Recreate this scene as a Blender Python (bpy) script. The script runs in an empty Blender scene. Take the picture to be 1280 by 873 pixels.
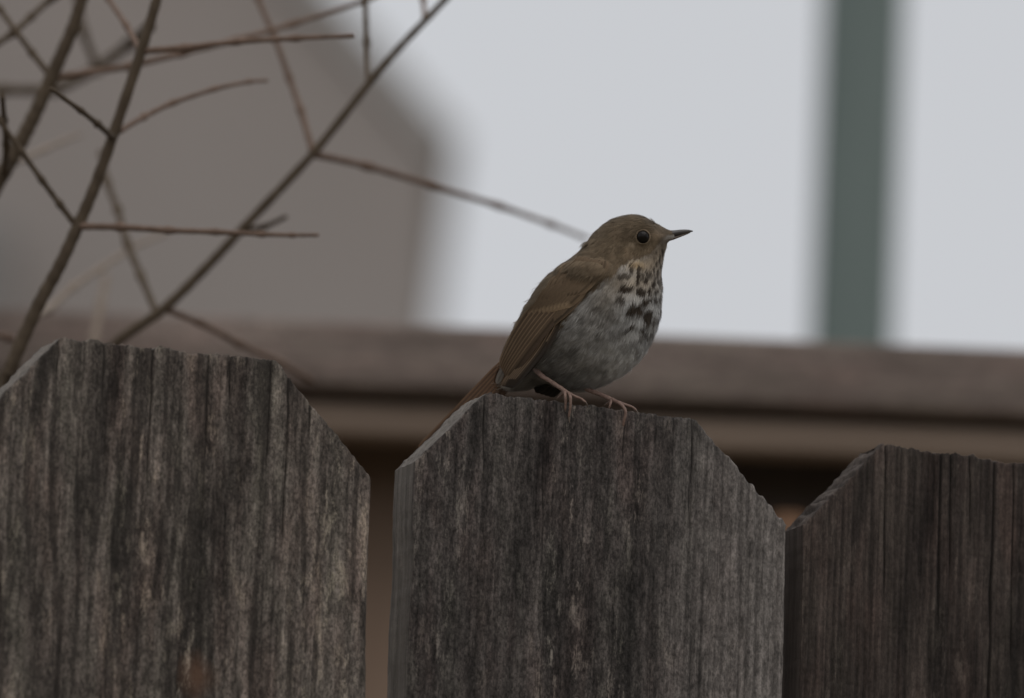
import bpy, bmesh, math, random
import numpy as np
from mathutils import Vector, Matrix
from mathutils.bvhtree import BVHTree

random.seed(7); RNG = np.random.default_rng(11)
scene = bpy.context.scene
C = scene.collection

# ------------------------------------------------------------------ camera
D0 = 5.0                      # metres from the lens to the bird
MMPX = 0.275                  # millimetres per photo pixel at that distance
FPX = D0 * 1000 / MMPX        # focal length in photo pixels
ELEV = math.radians(14.0); ROLL = 0.041
CAM = Vector((0, 0, 0.62))
fw = Vector((0, math.cos(ELEV), math.sin(ELEV)))
r0 = Vector((1, 0, 0)); u0 = Vector((0, -math.sin(ELEV), math.cos(ELEV)))
rt = r0 * math.cos(ROLL) + u0 * math.sin(ROLL)
up = u0 * math.cos(ROLL) - r0 * math.sin(ROLL)
cam = bpy.data.cameras.new('camera'); camo = bpy.data.objects.new('camera', cam); C.objects.link(camo)
M = Matrix((rt, up, -fw)).transposed().to_4x4(); M.translation = CAM
camo.matrix_world = M
cam.sensor_fit = 'HORIZONTAL'; cam.sensor_width = 36.0; cam.lens = 36.0 * FPX / 1280
cam.clip_start = 0.1; cam.clip_end = 5000
cam.dof.use_dof = True; cam.dof.focus_distance = 4.995; cam.dof.aperture_fstop = cam.lens / 51.0
scene.camera = camo

# ------------------------------------------------------------------ sky and sun (overcast)
SUN_EL, SUN_AZ = math.radians(60), math.radians(160)     # azimuth: from +Y towards +X
w = bpy.data.worlds.new('World'); scene.world = w; w.use_nodes = True
nt = w.node_tree; nt.nodes.clear()
sky = nt.nodes.new('ShaderNodeTexSky'); sky.sky_type = 'NISHITA'; sky.sun_disc = False
sky.sun_elevation = SUN_EL; sky.sun_rotation = SUN_AZ; sky.air_density = 1.0; sky.dust_density = 4.0
hs = nt.nodes.new('ShaderNodeHueSaturation'); hs.inputs['Saturation'].default_value = 0.25
mx = nt.nodes.new('ShaderNodeMix'); mx.data_type = 'RGBA'; mx.inputs[0].default_value = 0.93
mx.inputs[7].default_value = (6.05, 6.2, 6.5, 1)         # even cloud cover
bg = nt.nodes.new('ShaderNodeBackground'); bg.inputs[1].default_value = 0.10
wo = nt.nodes.new('ShaderNodeOutputWorld')
nt.links.new(sky.outputs[0], hs.inputs['Color']); nt.links.new(hs.outputs[0], mx.inputs[6])
nt.links.new(mx.outputs[2], bg.inputs[0]); nt.links.new(bg.outputs[0], wo.inputs[0])
sl = bpy.data.lights.new('sun', 'SUN'); sl.energy = 1.0; sl.angle = math.radians(60); sl.color = (1, 0.95, 0.89)
so = bpy.data.objects.new('sun', sl); C.objects.link(so)
sd = Vector((math.sin(SUN_AZ) * math.cos(SUN_EL), math.cos(SUN_AZ) * math.cos(SUN_EL), math.sin(SUN_EL)))
so.rotation_euler = sd.to_track_quat('Z', 'Y').to_euler(); so.location = (3, 3, 6)
vs = scene.view_settings
vs.view_transform = 'Standard'; vs.look = 'None'; vs.gamma = 1.0; vs.exposure = 0.0; vs.use_curve_mapping = False
scene.cycles.use_denoising = True
scene.cycles.max_bounces = 6

# ------------------------------------------------------------------ helpers
def P(px, py, D=D0):
    """the point that stands at a photo pixel, D metres into the scene"""
    return CAM + fw * D + rt * ((px - 640) / FPX * D) + up * ((436.5 - py) / FPX * D)

def tag(o, label=None, cat=None, group=None, kind=None):
    if label: o['label'] = label
    if cat: o['category'] = cat
    if group: o['group'] = group
    if kind: o['kind'] = kind
    return o

def empty(name, loc):
    o = bpy.data.objects.new(name, None); o.location = loc; o.empty_display_size = 0.05
    C.objects.link(o); return o

def mesh_obj(name, verts, faces, mat, parent=None, smooth=True, loc=None):
    me = bpy.data.meshes.new(name)
    me.from_pydata([tuple(v) for v in verts], [], faces)
    if smooth: me.polygons.foreach_set('use_smooth', [True] * len(me.polygons))
    me.materials.append(mat); me.update()
    o = bpy.data.objects.new(name, me); C.objects.link(o)
    if parent: o.parent = parent
    if loc is not None: o.location = loc
    return o

def set_attr(o, name, vals):
    a = o.data.attributes.new(name, 'FLOAT', 'POINT'); a.data.foreach_set('value', np.asarray(vals, dtype=np.float32).ravel())

def set_col(o, cols):
    a = o.data.color_attributes.new('Col', 'FLOAT_COLOR', 'POINT')
    c = np.ones((len(cols), 4), np.float32); c[:, :3] = cols
    a.data.foreach_set('color', c.ravel())

def hash01(ix, iy, seed):
    h = (ix.astype(np.int64) * 374761393 + iy.astype(np.int64) * 668265263 + seed * 1442695041) & 0xffffffff
    h = ((h ^ (h >> 13)) * 1274126177) & 0xffffffff
    h = ((h ^ (h >> 16)) * 2246822519) & 0xffffffff
    return ((h ^ (h >> 15)) & 0xffffff) / float(0xffffff)

def vn(x, y, seed=0):
    """value noise, 0..1"""
    x = np.asarray(x, float); y = np.asarray(y, float); x, y = np.broadcast_arrays(x, y)
    ix = np.floor(x); iy = np.floor(y); fx = x - ix; fy = y - iy
    fx = fx * fx * (3 - 2 * fx); fy = fy * fy * (3 - 2 * fy)
    ix = ix.astype(np.int64); iy = iy.astype(np.int64)
    a = hash01(ix, iy, seed); b = hash01(ix + 1, iy, seed); c = hash01(ix, iy + 1, seed); d = hash01(ix + 1, iy + 1, seed)
    return (a * (1 - fx) + b * fx) * (1 - fy) + (c * (1 - fx) + d * fx) * fy

def sstep(a, b, x):
    t = np.clip((x - a) / (b - a), 0, 1); return t * t * (3 - 2 * t)

class N:
    """small node-tree writer"""
    def __init__(s, name):
        s.m = bpy.data.materials.new(name); s.m.use_nodes = True; s.t = s.m.node_tree; s.t.nodes.clear()
        s.out = s.t.nodes.new('ShaderNodeOutputMaterial'); s.b = s.t.nodes.new('ShaderNodeBsdfPrincipled')
        s.t.links.new(s.b.outputs[0], s.out.inputs[0])
    def n(s, typ, **kw):
        x = s.t.nodes.new(typ)
        for k, v in kw.items(): setattr(x, k, v)
        return x
    def l(s, a, b): s.t.links.new(a, b)
    def coord(s, scale, kind='Object'):
        c = s.n('ShaderNodeTexCoord'); m = s.n('ShaderNodeMapping'); m.inputs['Scale'].default_value = scale
        s.l(c.outputs[kind], m.inputs['Vector']); return m.outputs[0]
    def noise(s, scale, sc=1.0, detail=3, rough=0.55, kind='Object', dist=0.0, off=None):
        t = s.n('ShaderNodeTexNoise'); t.inputs['Scale'].default_value = sc; t.inputs['Detail'].default_value = detail
        t.inputs['Roughness'].default_value = rough; t.inputs['Distortion'].default_value = dist
        v = s.coord(scale, kind)
        if off is not None: v.node.inputs['Location'].default_value = off
        s.l(v, t.inputs['Vector']); return t.outputs[0]
    def ramp(s, fac, stops):
        r = s.n('ShaderNodeValToRGB'); e = r.color_ramp.elements
        while len(e) < len(stops): e.new(0.5)
        for i, (p, c) in enumerate(stops):
            e[i].position = p; e[i].color = (c, c, c, 1) if isinstance(c, (int, float)) else (*c, 1)
        s.l(fac, r.inputs[0]); return r.outputs[0]
    def mix(s, fac, a, b, mode='MIX'):
        m = s.n('ShaderNodeMix', data_type='RGBA', blend_type=mode)
        for sock, v in ((m.inputs[0], fac), (m.inputs[6], a), (m.inputs[7], b)):
            if isinstance(v, (int, float)): sock.default_value = v
            elif isinstance(v, tuple): sock.default_value = (*v, 1)
            else: s.l(v, sock)
        return m.outputs[2]
    def math(s, op, a, b=None):
        m = s.n('ShaderNodeMath', operation=op)
        for i, v in enumerate((a, b)):
            if v is None: continue
            if isinstance(v, (int, float)): m.inputs[i].default_value = v
            else: s.l(v, m.inputs[i])
        return m.outputs[0]
    def attr(s, name):
        a = s.n('ShaderNodeAttribute'); a.attribute_name = name; return a
    def bump(s, h, strength=0.5, dist=0.001):
        b = s.n('ShaderNodeBump'); b.inputs['Strength'].default_value = strength; b.inputs['Distance'].default_value = dist
        s.l(h, b.inputs['Height']); s.l(b.outputs[0], s.b.inputs['Normal']); return b
    def done(s, col, rough=0.9, spec=0.2):
        if isinstance(col, tuple): s.b.inputs['Base Color'].default_value = (*col, 1)
        else: s.l(col, s.b.inputs['Base Color'])
        s.b.inputs['Roughness'].default_value = rough
        s.b.inputs['Specular IOR Level'].default_value = spec
        return s.m

def simple(name, c1, c2, scale=(50, 50, 50), rough=0.8, spec=0.25, bump=0.0, kind='Object'):
    n = N(name); f = n.noise(scale, detail=4, kind=kind)
    if bump: n.bump(f, bump, 0.001)
    return n.done(n.ramp(f, [(0.3, c1), (0.7, c2)]), rough, spec)

# ------------------------------------------------------------------ ground
n = N('dry_litter')
f1 = n.noise((1.3, 1.3, 1.3), detail=6); f2 = n.noise((60, 60, 60), detail=5)
m_ground = n.done(n.mix(f2, n.ramp(f1, [(0.3, (0.19, 0.155, 0.115)), (0.7, (0.26, 0.215, 0.165))]), (0.16, 0.145, 0.10)), 0.95, 0.1)
g = mesh_obj('ground', [(-1500, -1500, 0), (1500, -1500, 0), (1500, 1500, 0), (-1500, 1500, 0)], [(0, 1, 2, 3)], m_ground)
tag(g, 'dry brown leaf litter lying under the fence and the shrub', 'ground', kind='structure')

# ------------------------------------------------------------------ house far behind, grey stucco with a steep gabled roof
def unit_h(v):
    v = v.copy(); v.z = 0; return v.normalized()
m_stucco = N('stucco'); f = m_stucco.noise((6, 6, 6), detail=6); f2 = m_stucco.noise((1.0, 1, 1), detail=2)
m_stucco.bump(f, 0.3, 0.004)
m_stucco = m_stucco.done(m_stucco.mix(f2, m_stucco.ramp(f, [(0.3, (0.295, 0.255, 0.232)), (0.7, (0.35, 0.305, 0.282))]), (0.315, 0.295, 0.283)), 0.95, 0.1)
m_roof = simple('roof_shingle', (0.31, 0.295, 0.28), (0.37, 0.355, 0.34), (8, 8, 8), 0.9)
m_white = simple('white_trim', (0.62, 0.62, 0.60), (0.72, 0.72, 0.70), (9, 9, 9), 0.5)
m_glass = N('dark_window_glass').done((0.03, 0.032, 0.035), 0.08, 0.5)
HD = 9.5
eave = P(546, 192, HD); hw, hz = 4.4, eave.z
hx1 = eave.x; hx0 = hx1 - hw; hy = eave.y
rise = (hw / 2) * math.tan(math.radians(48))
hc = (hx0 + hx1) / 2
house = empty('stucco_house', (hc, hy + 3, 0))
tag(house, 'tall grey stucco house with steep gabled roof rising behind the bare twigs', 'house')
def rel(vs, o): return [Vector(v) - o.location for v in vs]
hv = []
for y in (hy, hy + 6):
    bx = -0.15 if y > hy else 0.0
    hv += [(hx0 + bx, y, 0), (hx1 + bx, y, 0), (hx1 + bx, y, hz), (hc + bx, y, hz + rise), (hx0 + bx, y, hz)]
mesh_obj('wall', rel(hv, house), [(4, 3, 2, 1, 0), (5, 6, 7, 8, 9), (1, 2, 7, 6), (0, 5, 9, 4)], m_stucco, house, smooth=False)
for s in (1, -1):
    sl_ = Vector((s * hw / 2, 0, -rise)).normalized(); nn = Vector((s * rise, 0, hw / 2)).normalized()
    rv = []
    for y in (hy - 0.006, hy + 6.04):
        a = Vector((hc - (0.15 if y > hy else 0), y, hz + rise)); b = a + sl_ * ((Vector((hw / 2, 0, -rise))).length + 0.002)
        rv += [a + nn * 0.002, b + nn * 0.002, b + nn * 0.018, a + nn * 0.018]
    mesh_obj('roof', rel(rv, house), [(3, 2, 1, 0), (4, 5, 6, 7), (0, 1, 5, 4), (1, 2, 6, 5), (2, 3, 7, 6), (3, 0, 4, 7)], m_roof, house, smooth=False)
def box(name, a, b, mat, parent, smooth=False):
    (x0, y0, z0), (x1, y1, z1) = a, b
    v = [(x0, y0, z0), (x1, y0, z0), (x1, y1, z0), (x0, y1, z0), (x0, y0, z1), (x1, y0, z1), (x1, y1, z1), (x0, y1, z1)]
    base = parent
    off = Vector((0, 0, 0))
    while base is not None: off += base.location; base = base.parent
    return mesh_obj(name, [Vector(q) - off for q in v], [(0, 3, 2, 1), (4, 5, 6, 7), (0, 1, 5, 4), (1, 2, 6, 5), (2, 3, 7, 6), (3, 0, 4, 7)], mat, parent, smooth)
wt = P(12, 300, HD)
wx1, wz1 = wt.x, wt.z; wx0, wz0 = wx1 - 0.8, wz1 - 1.2
win = box('window', (wx0 + 0.05, hy - 0.012, wz0 + 0.05), (wx1 - 0.05, hy - 0.004, wz1 - 0.05), m_glass, house)
for k, (a, b) in enumerate((((wx0, hy - 0.05, wz0), (wx0 + 0.05, hy - 0.002, wz1)), ((wx1 - 0.05, hy - 0.05, wz0), (wx1, hy - 0.002, wz1)),
             ((wx0 + 0.052, hy - 0.05, wz0), (wx1 - 0.052, hy - 0.002, wz0 + 0.05)), ((wx0 + 0.052, hy - 0.05, wz1 - 0.05), (wx1 - 0.052, hy - 0.002, wz1)),
             ((wx0 + 0.052, hy - 0.04, wz0 + 0.575), (wx1 - 0.052, hy - 0.014, wz0 + 0.625)))):
    box('window_frame', a, b, simple('frame_paint', (0.2, 0.19, 0.185), (0.24, 0.23, 0.22), (9, 9, 9), 0.6) if k == 0 else bpy.data.materials['frame_paint'], win)

# ------------------------------------------------------------------ dark green post
def bevel_box(name, a, b, mat, parent, bev=0.004, seg=2, smooth=True):
    o = box(name, a, b, mat, parent, smooth)
    bm = bmesh.new(); bm.from_mesh(o.data)
    bmesh.ops.bevel(bm, geom=bm.edges[:], offset=bev, segments=seg, affect='EDGES', profile=0.5)
    bm.to_mesh(o.data); bm.free()
    return o
m_green = simple('green_paint', (0.105, 0.140, 0.130), (0.122, 0.158, 0.147), (20, 20, 5), 0.55, 0.4)
PD = 7.2
pt = P(1072, 200, PD); hwid = 0.0202
post = empty('green_post', (pt.x, pt.y, 0)); tag(post, 'dark green square post standing up behind the weathered rail', 'post')
bevel_box('shaft', (pt.x - hwid, pt.y - hwid, -0.02), (pt.x + hwid, pt.y + hwid, pt.z + 0.55), m_green, post)
bevel_box('post_cap', (pt.x - hwid * 1.3, pt.y - hwid * 1.3, pt.z + 0.551), (pt.x + hwid * 1.3, pt.y + hwid * 1.3, pt.z + 0.575), m_green, post)

# ------------------------------------------------------------------ rail fence a little way behind
def wood(name, dark, mid, light, axis='z', stretch=1.0, patch=0.5, rough=0.92, crusty=0.75):
    """weathered board: streaks along the grain, worn pale patches, fine speckle"""
    n = N(name)
    def sc(across, along): return (across, across, along) if axis == 'z' else (along, across, across)
    streak = n.noise(sc(110, 5 * stretch), detail=6, rough=0.65, dist=0.4)
    grain = n.noise(sc(800, 14), detail=4, rough=0.65)
    blotch = n.noise(sc(46, 7), detail=7, rough=0.72)
    speck = n.noise(sc(1300, 800), detail=4, rough=0.75)
    crust = n.noise(sc(420, 170), detail=6, rough=0.75, off=(1.3, 7.7, 2.2))
    wear = n.noise(sc(210, 60), detail=9, rough=0.82, off=(3.1, 1.7, 5.2))
    zone = n.noise(sc(30, 9), detail=3, off=(9.1, 4.7, 1.2))
    base = n.ramp(streak, [(0.32, dark), (0.52, mid), (0.72, tuple(c * 1.35 for c in mid))])
    base = n.mix(n.ramp(blotch, [(0.40, 0.95), (0.56, 0.0)]), base, tuple(c * 0.62 for c in dark))
    base = n.mix(crusty, base, n.ramp(crust, [(0.37, 0.42), (0.5, 0.95), (0.61, 1.5)]), 'MULTIPLY')
    wm = n.math('MULTIPLY', n.ramp(wear, [(0.53, 0.0), (0.60, 1.0)]), n.ramp(zone, [(0.42, 0.12), (0.58, 1.0)]))
    base = n.mix(n.math('MULTIPLY', wm, patch), base, light)
    base = n.mix(0.65, base, n.ramp(grain, [(0.34, 0.40), (0.5, 0.9), (0.66, 1.2)]), 'MULTIPLY')
    base = n.mix(crusty, base, n.ramp(speck, [(0.37, 0.35), (0.5, 0.95), (0.63, 1.5)]), 'MULTIPLY')
    tint = n.noise(sc(70, 18), detail=4, rough=0.6, off=(6.3, 2.9, 8.8))
    base = n.mix(0.5, base, n.ramp(tint, [(0.34, (1.12, 0.95, 0.92)), (0.5, (1.0, 1.0, 1.0)), (0.64, (0.93, 1.0, 0.94))]), 'MULTIPLY')
    return n, base, (streak, grain, wear, speck, crust)

n, base, (st, gr, we, sp, cru) = wood('grey_rail_wood', (0.14, 0.110, 0.096), (0.23, 0.184, 0.160), (0.30, 0.245, 0.208), axis='x', patch=0.4)
n.bump(gr, 0.4, 0.001); m_rail = n.done(n.mix(0.35, base, (0.235, 0.188, 0.165)), 0.92, 0.15)
m_cedar = simple('cedar_board', (0.19, 0.132, 0.096), (0.255, 0.18, 0.132), (40, 40, 4), 0.9, 0.15)
m_orange = simple('orange_cedar', (0.25, 0.145, 0.09), (0.32, 0.19, 0.12), (40, 40, 4), 0.9, 0.15)
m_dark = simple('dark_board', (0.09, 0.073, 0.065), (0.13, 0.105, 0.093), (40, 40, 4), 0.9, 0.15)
m_low = simple('brown_rail_wood', (0.185, 0.138, 0.106), (0.265, 0.203, 0.158), (4, 60, 60), 0.9, 0.15)
RD = 5.80
# the rail runs square to the view; heights from its edges in the photograph at x = 640
ctop = P(640, 409, RD); cbot = P(640, 497, RD)
ry = ctop.y; ztop = ctop.z; zc = cbot.z
rx = ctop.x
rf = empty('rail_fence', (rx, ry + 0.1, 0))
tag(rf, 'weathered brown board fence with thick horizontal cap rail behind the pickets', 'fence')
def face_h(px_h): return px_h * MMPX / 1000 * RD / D0 / math.cos(ELEV)
z = ztop; hcap = face_h(84)
bevel_box('cap_rail', (rx - 1.6, ry, ztop - hcap), (rx + 1.6, ry + 0.14, ztop), m_rail, rf, 0.003)
# under the cap a set-back lower rail: its face starts where the cap's shaded underside ends
back = 0.009
zl = ztop - hcap - 0.002
hlow = face_h(47)
bevel_box('lower_rail', (rx - 1.6, ry + back, zl - hlow), (rx + 1.6, ry + back + 0.017, zl - 0.001), m_low, rf, 0.003)
by = ry + back + 0.060
x = rx - 1.6; k = 0
bz = zl - 0.002
obx = P(985, 600, RD + 0.15).x
def board(x0, x1, y0, y1, mat):
    o = bevel_box('board', (x0, y0, -0.02), (x1, y1, bz), mat, rf, 0.002, 1); return o
edges = []
x = rx - 1.6
while x < rx + 1.6:
    wv = random.uniform(0.085, 0.1); edges.append((x, min(x + wv, rx + 1.6))); x += wv - 0.014
for k, (a, b) in enumerate(edges):
    yb = by + (k % 2) * 0.022
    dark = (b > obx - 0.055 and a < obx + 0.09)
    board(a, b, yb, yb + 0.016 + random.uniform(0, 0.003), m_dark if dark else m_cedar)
bevel_box('batten', (obx - 0.009, ry + back + 0.019, -0.02), (obx + 0.006, ry + back + 0.041, zl - hlow - 0.018), m_orange, rf, 0.004, 2)

# ------------------------------------------------------------------ bare shrub
def tube(pts, rad, nseg=9):
    """verts and faces of a tapered tube with closed ends"""
    V, F = [], []
    T = []
    for i in range(len(pts)):
        a = pts[max(i - 1, 0)]; b = pts[min(i + 1, len(pts) - 1)]; T.append((b - a).normalized())
    nrm = T[0].orthogonal().normalized()
    for i, (p, r) in enumerate(zip(pts, rad)):
        nrm = (nrm - T[i] * nrm.dot(T[i])).normalized(); bn = T[i].cross(nrm)
        for k in range(nseg):
            a = 2 * math.pi * k / nseg; V.append(p + (nrm * math.cos(a) + bn * math.sin(a)) * r)
    for i in range(len(pts) - 1):
        for k in range(nseg):
            F.append((i * nseg + k, i * nseg + (k + 1) % nseg, (i + 1) * nseg + (k + 1) % nseg, (i + 1) * nseg + k))
    F.append(tuple(range(nseg - 1, -1, -1))); F.append(tuple(range((len(pts) - 1) * nseg, len(pts) * nseg)))
    return V, F

def cr(pts, n):
    """Catmull-Rom through tuples -> array (n per span)"""
    A = np.array(pts, float); out = []
    for i in range(len(A) - 1):
        p0 = A[max(i - 1, 0)]; p1 = A[i]; p2 = A[i + 1]; p3 = A[min(i + 2, len(A) - 1)]
        for t in np.linspace(0, 1, n, endpoint=False):
            out.append(0.5 * ((2 * p1) + (-p0 + p2) * t + (2 * p0 - 5 * p1 + 4 * p2 - p3) * t * t + (-p0 + 3 * p1 - 3 * p2 + p3) * t ** 3))
    out.append(A[-1]); return np.array(out)

def bark(name, c1, c2):
    n = N(name); f = n.noise((260, 260, 90), detail=4); n.bump(f, 0.5, 0.0006)
    return n.done(n.ramp(f, [(0.3, c1), (0.7, c2)]), 0.85, 0.2)
m_bark = bark('olive_bark', (0.068, 0.050, 0.034), (0.112, 0.084, 0.058))
m_twig = bark('red_twig', (0.135, 0.092, 0.070), (0.20, 0.138, 0.105))
m_pale = bark('pale_twig', (0.215, 0.175, 0.14), (0.28, 0.225, 0.18))
shrub = empty('bare_shrub', (P(0, 480, 5.2).x, P(0, 480, 5.2).y, 0))
tag(shrub, 'leafless shrub with olive stems and thin reddish twigs behind the picket fence', 'shrub')
def limb(name, pts, D, r0_, r1_, mat, parent, D2=None, knots=True, ground=False, Ds=None):
    A = cr(pts, 10); m = len(A)
    if knots:
        Q = np.array(pts, float); st_ = np.vstack([Q[i // 10] + (Q[min(i // 10 + 1, len(Q) - 1)] - Q[i // 10]) * (i % 10) / 10 for i in range(m)]); A = A * 0.35 + st_ * 0.65
    D2 = D if D2 is None else D2
    D0_ = D if Ds is None else Ds
    W = [P(A[i][0], A[i][1], 0.07 + D0_ + (D - D0_) * min(1.0, i / (0.22 * m)) + (D2 - D) * i / (m - 1)) for i in range(m)]
    R = []
    for i in range(m):
        r = r0_ + (r1_ - r0_) * i / (m - 1)
        if knots:
            k = i % 10; d = min(k, 10 - k)
            if d <= 1 and 0 < i < m - 1: r *= (1.5 if d == 0 else 1.18)
        wob = 1 + 0.05 * math.sin(i * 1.7 + pts[0][0])
        R.append(r * wob * (1.12 if knots else 1.0) * MMPX / 1000)
    if ground:      # carry the stem on down to the soil
        end = W[0] if ground == 'start' else W[-1]
        root = Vector((end.x * 0.5 + shrub.location.x * 0.5, end.y * 0.5 + shrub.location.y * 0.5, -0.03))
        ext = [end.lerp(root, t) + Vector((-0.05 * math.sin(t * math.pi), 0, 0)) for t in (0.15, 0.4, 0.7, 1.0)]
        if ground == 'start': W = ext[::-1] + W; R = [R[0] * 1.6, R[0] * 1.4, R[0] * 1.2, R[0] * 1.05] + R
        else: W = W + ext; R = R + [R[-1] * 1.05, R[-1] * 1.2, R[-1] * 1.4, R[-1] * 1.6]
    off = Vector((0, 0, 0)); b = parent
    while b is not None: off += b.location; b = b.parent
    V, F = tube([p - off for p in W], R)
    return mesh_obj(name, V, F, mat, parent)
S1 = limb('stem', [(118, -60), (102, 0), (91, 36), (66, 93), (46, 138), (27, 176), (8, 210), (-30, 275)], 5.20, 8.0, 11.0, m_bark, shrub, knots=False, ground='end')
S2 = limb('stem', [(215, -70), (196, 0), (177, 63), (143, 165), (118, 235), (97, 284), (74, 334), (50, 378), (27, 428), (8, 472)], 5.13, 6.4, 9.6, m_bark, shrub, knots=False, ground='end')
S3 = limb('stem', [(620, -70), (556, 0), (501, 58), (460, 106), (392, 191), (305, 284), (260, 332), (207, 384), (151, 424), (90, 480)], 5.24, 4.2, 7.6, m_bark, shrub, knots=False, ground='end')
TW = [
 (S2, 5.13, None, 4.3, 2.6, m_twig, [(177, 64), (230, 60), (296, 52), (370, 48), (444, 44)]),
 (S1, 5.20, 5.28, 4.6, 2.6, m_twig, [(68, 96), (110, 91), (161, 83), (226, 67), (296, 50), (366, 30), (457, 0), (520, -25)]),
 (S2, 5.15, 5.18, 3.6, 1.9, m_twig, [(148, 165), (180, 146), (215, 129), (269, 111), (312, 102), (334, 101)]),
 (S2, 5.12, 5.10, 4.3, 2.0, m_twig, [(98, 283), (150, 284), (210, 288), (270, 290), (328, 293), (365, 294), (398, 294)]),
 (S2, 5.14, 5.20, 3.6, 2.5, m_twig, [(176, 65), (158, 32), (135, -2), (115, -40)]),
 (S2, 5.12, 5.06, 3.9, 2.6, m_bark, [(141, 172), (122, 155), (102, 139), (63, 111)]),
 (S2, 5.13, 5.12, 3.8, 2.8, m_bark, [(96, 284), (75, 256), (52, 225), (27, 190), (0, 152), (-25, 118)]),
 (S1, 5.20, 5.22, 4.0, 3.0, m_bark, [(64, 96), (40, 66), (19, 38), (0, 12), (-25, -20)]),
 (S1, 5.26, 5.24, 3.6, 4.0, m_bark, [(107, -22), (63, 0), (38, 22), (16, 42), (-30, 72)]),
 (S1, 5.52, None, 7.0, 6.0, m_bark, [(188, 32), (165, 53), (121, 86), (70, 112), (0, 113), (-50, 112)]),
 (S1, 5.50, None, 5.0, 4.5, m_bark, [(121, 84), (104, 40), (95, -10)]),
 (S1, 5.30, 5.42, 4.2, 2.4, m_pale, [(10, 208), (30, 198), (55, 187), (80, 176), (100, 168)]),
 (S3, 5.24, 5.28, 4.0, 3.0, m_twig, [(391, 190), (376, 138), (361, 96), (343, 46), (322, -2), (308, -40)]),
 (S3, 5.24, 5.42, 4.6, 2.6, m_twig, [(393, 193), (460, 208), (540, 232), (625, 258), (690, 281), (735, 299)]),
 (S3, 5.25, 5.27, 3.5, 3.0, m_bark, [(461, 104), (460, 52), (457, -4), (455, -40)]),
 (S3, 5.25, 5.27, 3.0, 2.6, m_twig, [(531, 24), (529, 0), (524, -40)]),
 (S3, 5.25, 5.24, 3.8, 2.6, m_bark, [(306, 287), (330, 284), (358, 271)]),
 (S3, 5.26, 5.36, 4.6, 4.0, m_bark, [(196, 392), (176, 345), (159, 304), (147, 262), (134, 228), (126, 190)]),
 (S3, 5.26, 5.34, 4.2, 3.2, m_twig, [(207, 386), (250, 403), (300, 430), (350, 453), (390, 476)]),
 (S2, 5.30, 5.44, 4.8, 2.6, m_pale, [(42, 398), (62, 386), (91, 359), (124, 337), (165, 310), (209, 291)]),
 (S2, 5.46, 5.50, 5.0, 4.2, m_pale, [(92, 640), (112, 470), (118, 422), (126, 380), (133, 345)]),
 (S2, 5.30, 5.28, 4.0, 4.0, m_twig, [(30, 428), (10, 422), (-30, 412)]),
 (S1, 5.16, 5.12, 4.6, 3.0, m_bark, [(6, 214), (8, 180), (5, 150), (3, 120)]),
]
for (par, d, d2, ra, rb, mat, pts) in TW:
    stem_d = {S1: 5.20, S2: 5.13, S3: 5.24}[par]
    limb('twig', pts, d, ra, rb, mat, par, d2, Ds=None if pts[0] in ((121, 84), (92, 640)) else stem_d)

# ------------------------------------------------------------------ picket fence
TH = math.radians(25)
ft = Vector((math.cos(TH), math.sin(TH), 0)); fb = Vector((-math.sin(TH), math.cos(TH), 0))   # along the fence, and to its back
anchor = P(740, 505, D0)
def on_fence(px, py):
    d = (P(px, py, 1.0) - CAM); t = (anchor - CAM).dot(fb) / d.dot(fb); return CAM + d * t
def loc_mm(px, py):
    q = on_fence(px, py) - anchor; return q.dot(ft) * 1000, q.z * 1000
fence = empty('picket_fence', (anchor.x, anchor.y, 0))
tag(fence, 'weathered grey dog-ear picket fence that the thrush perches on', 'fence')

def ridge(x, z, period, seed):
    q = x / period + 0.5 * vn(x / 25, z / 90, seed) + 0.22 * vn(x / 6, z / 45, seed + 1)
    s = vn(q * 2.0, z / 160, seed + 2)
    return sstep(0.15, 0.85, s) * 0.5 + 0.25 + 0.25 * np.sin(6.283 * q)

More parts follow.
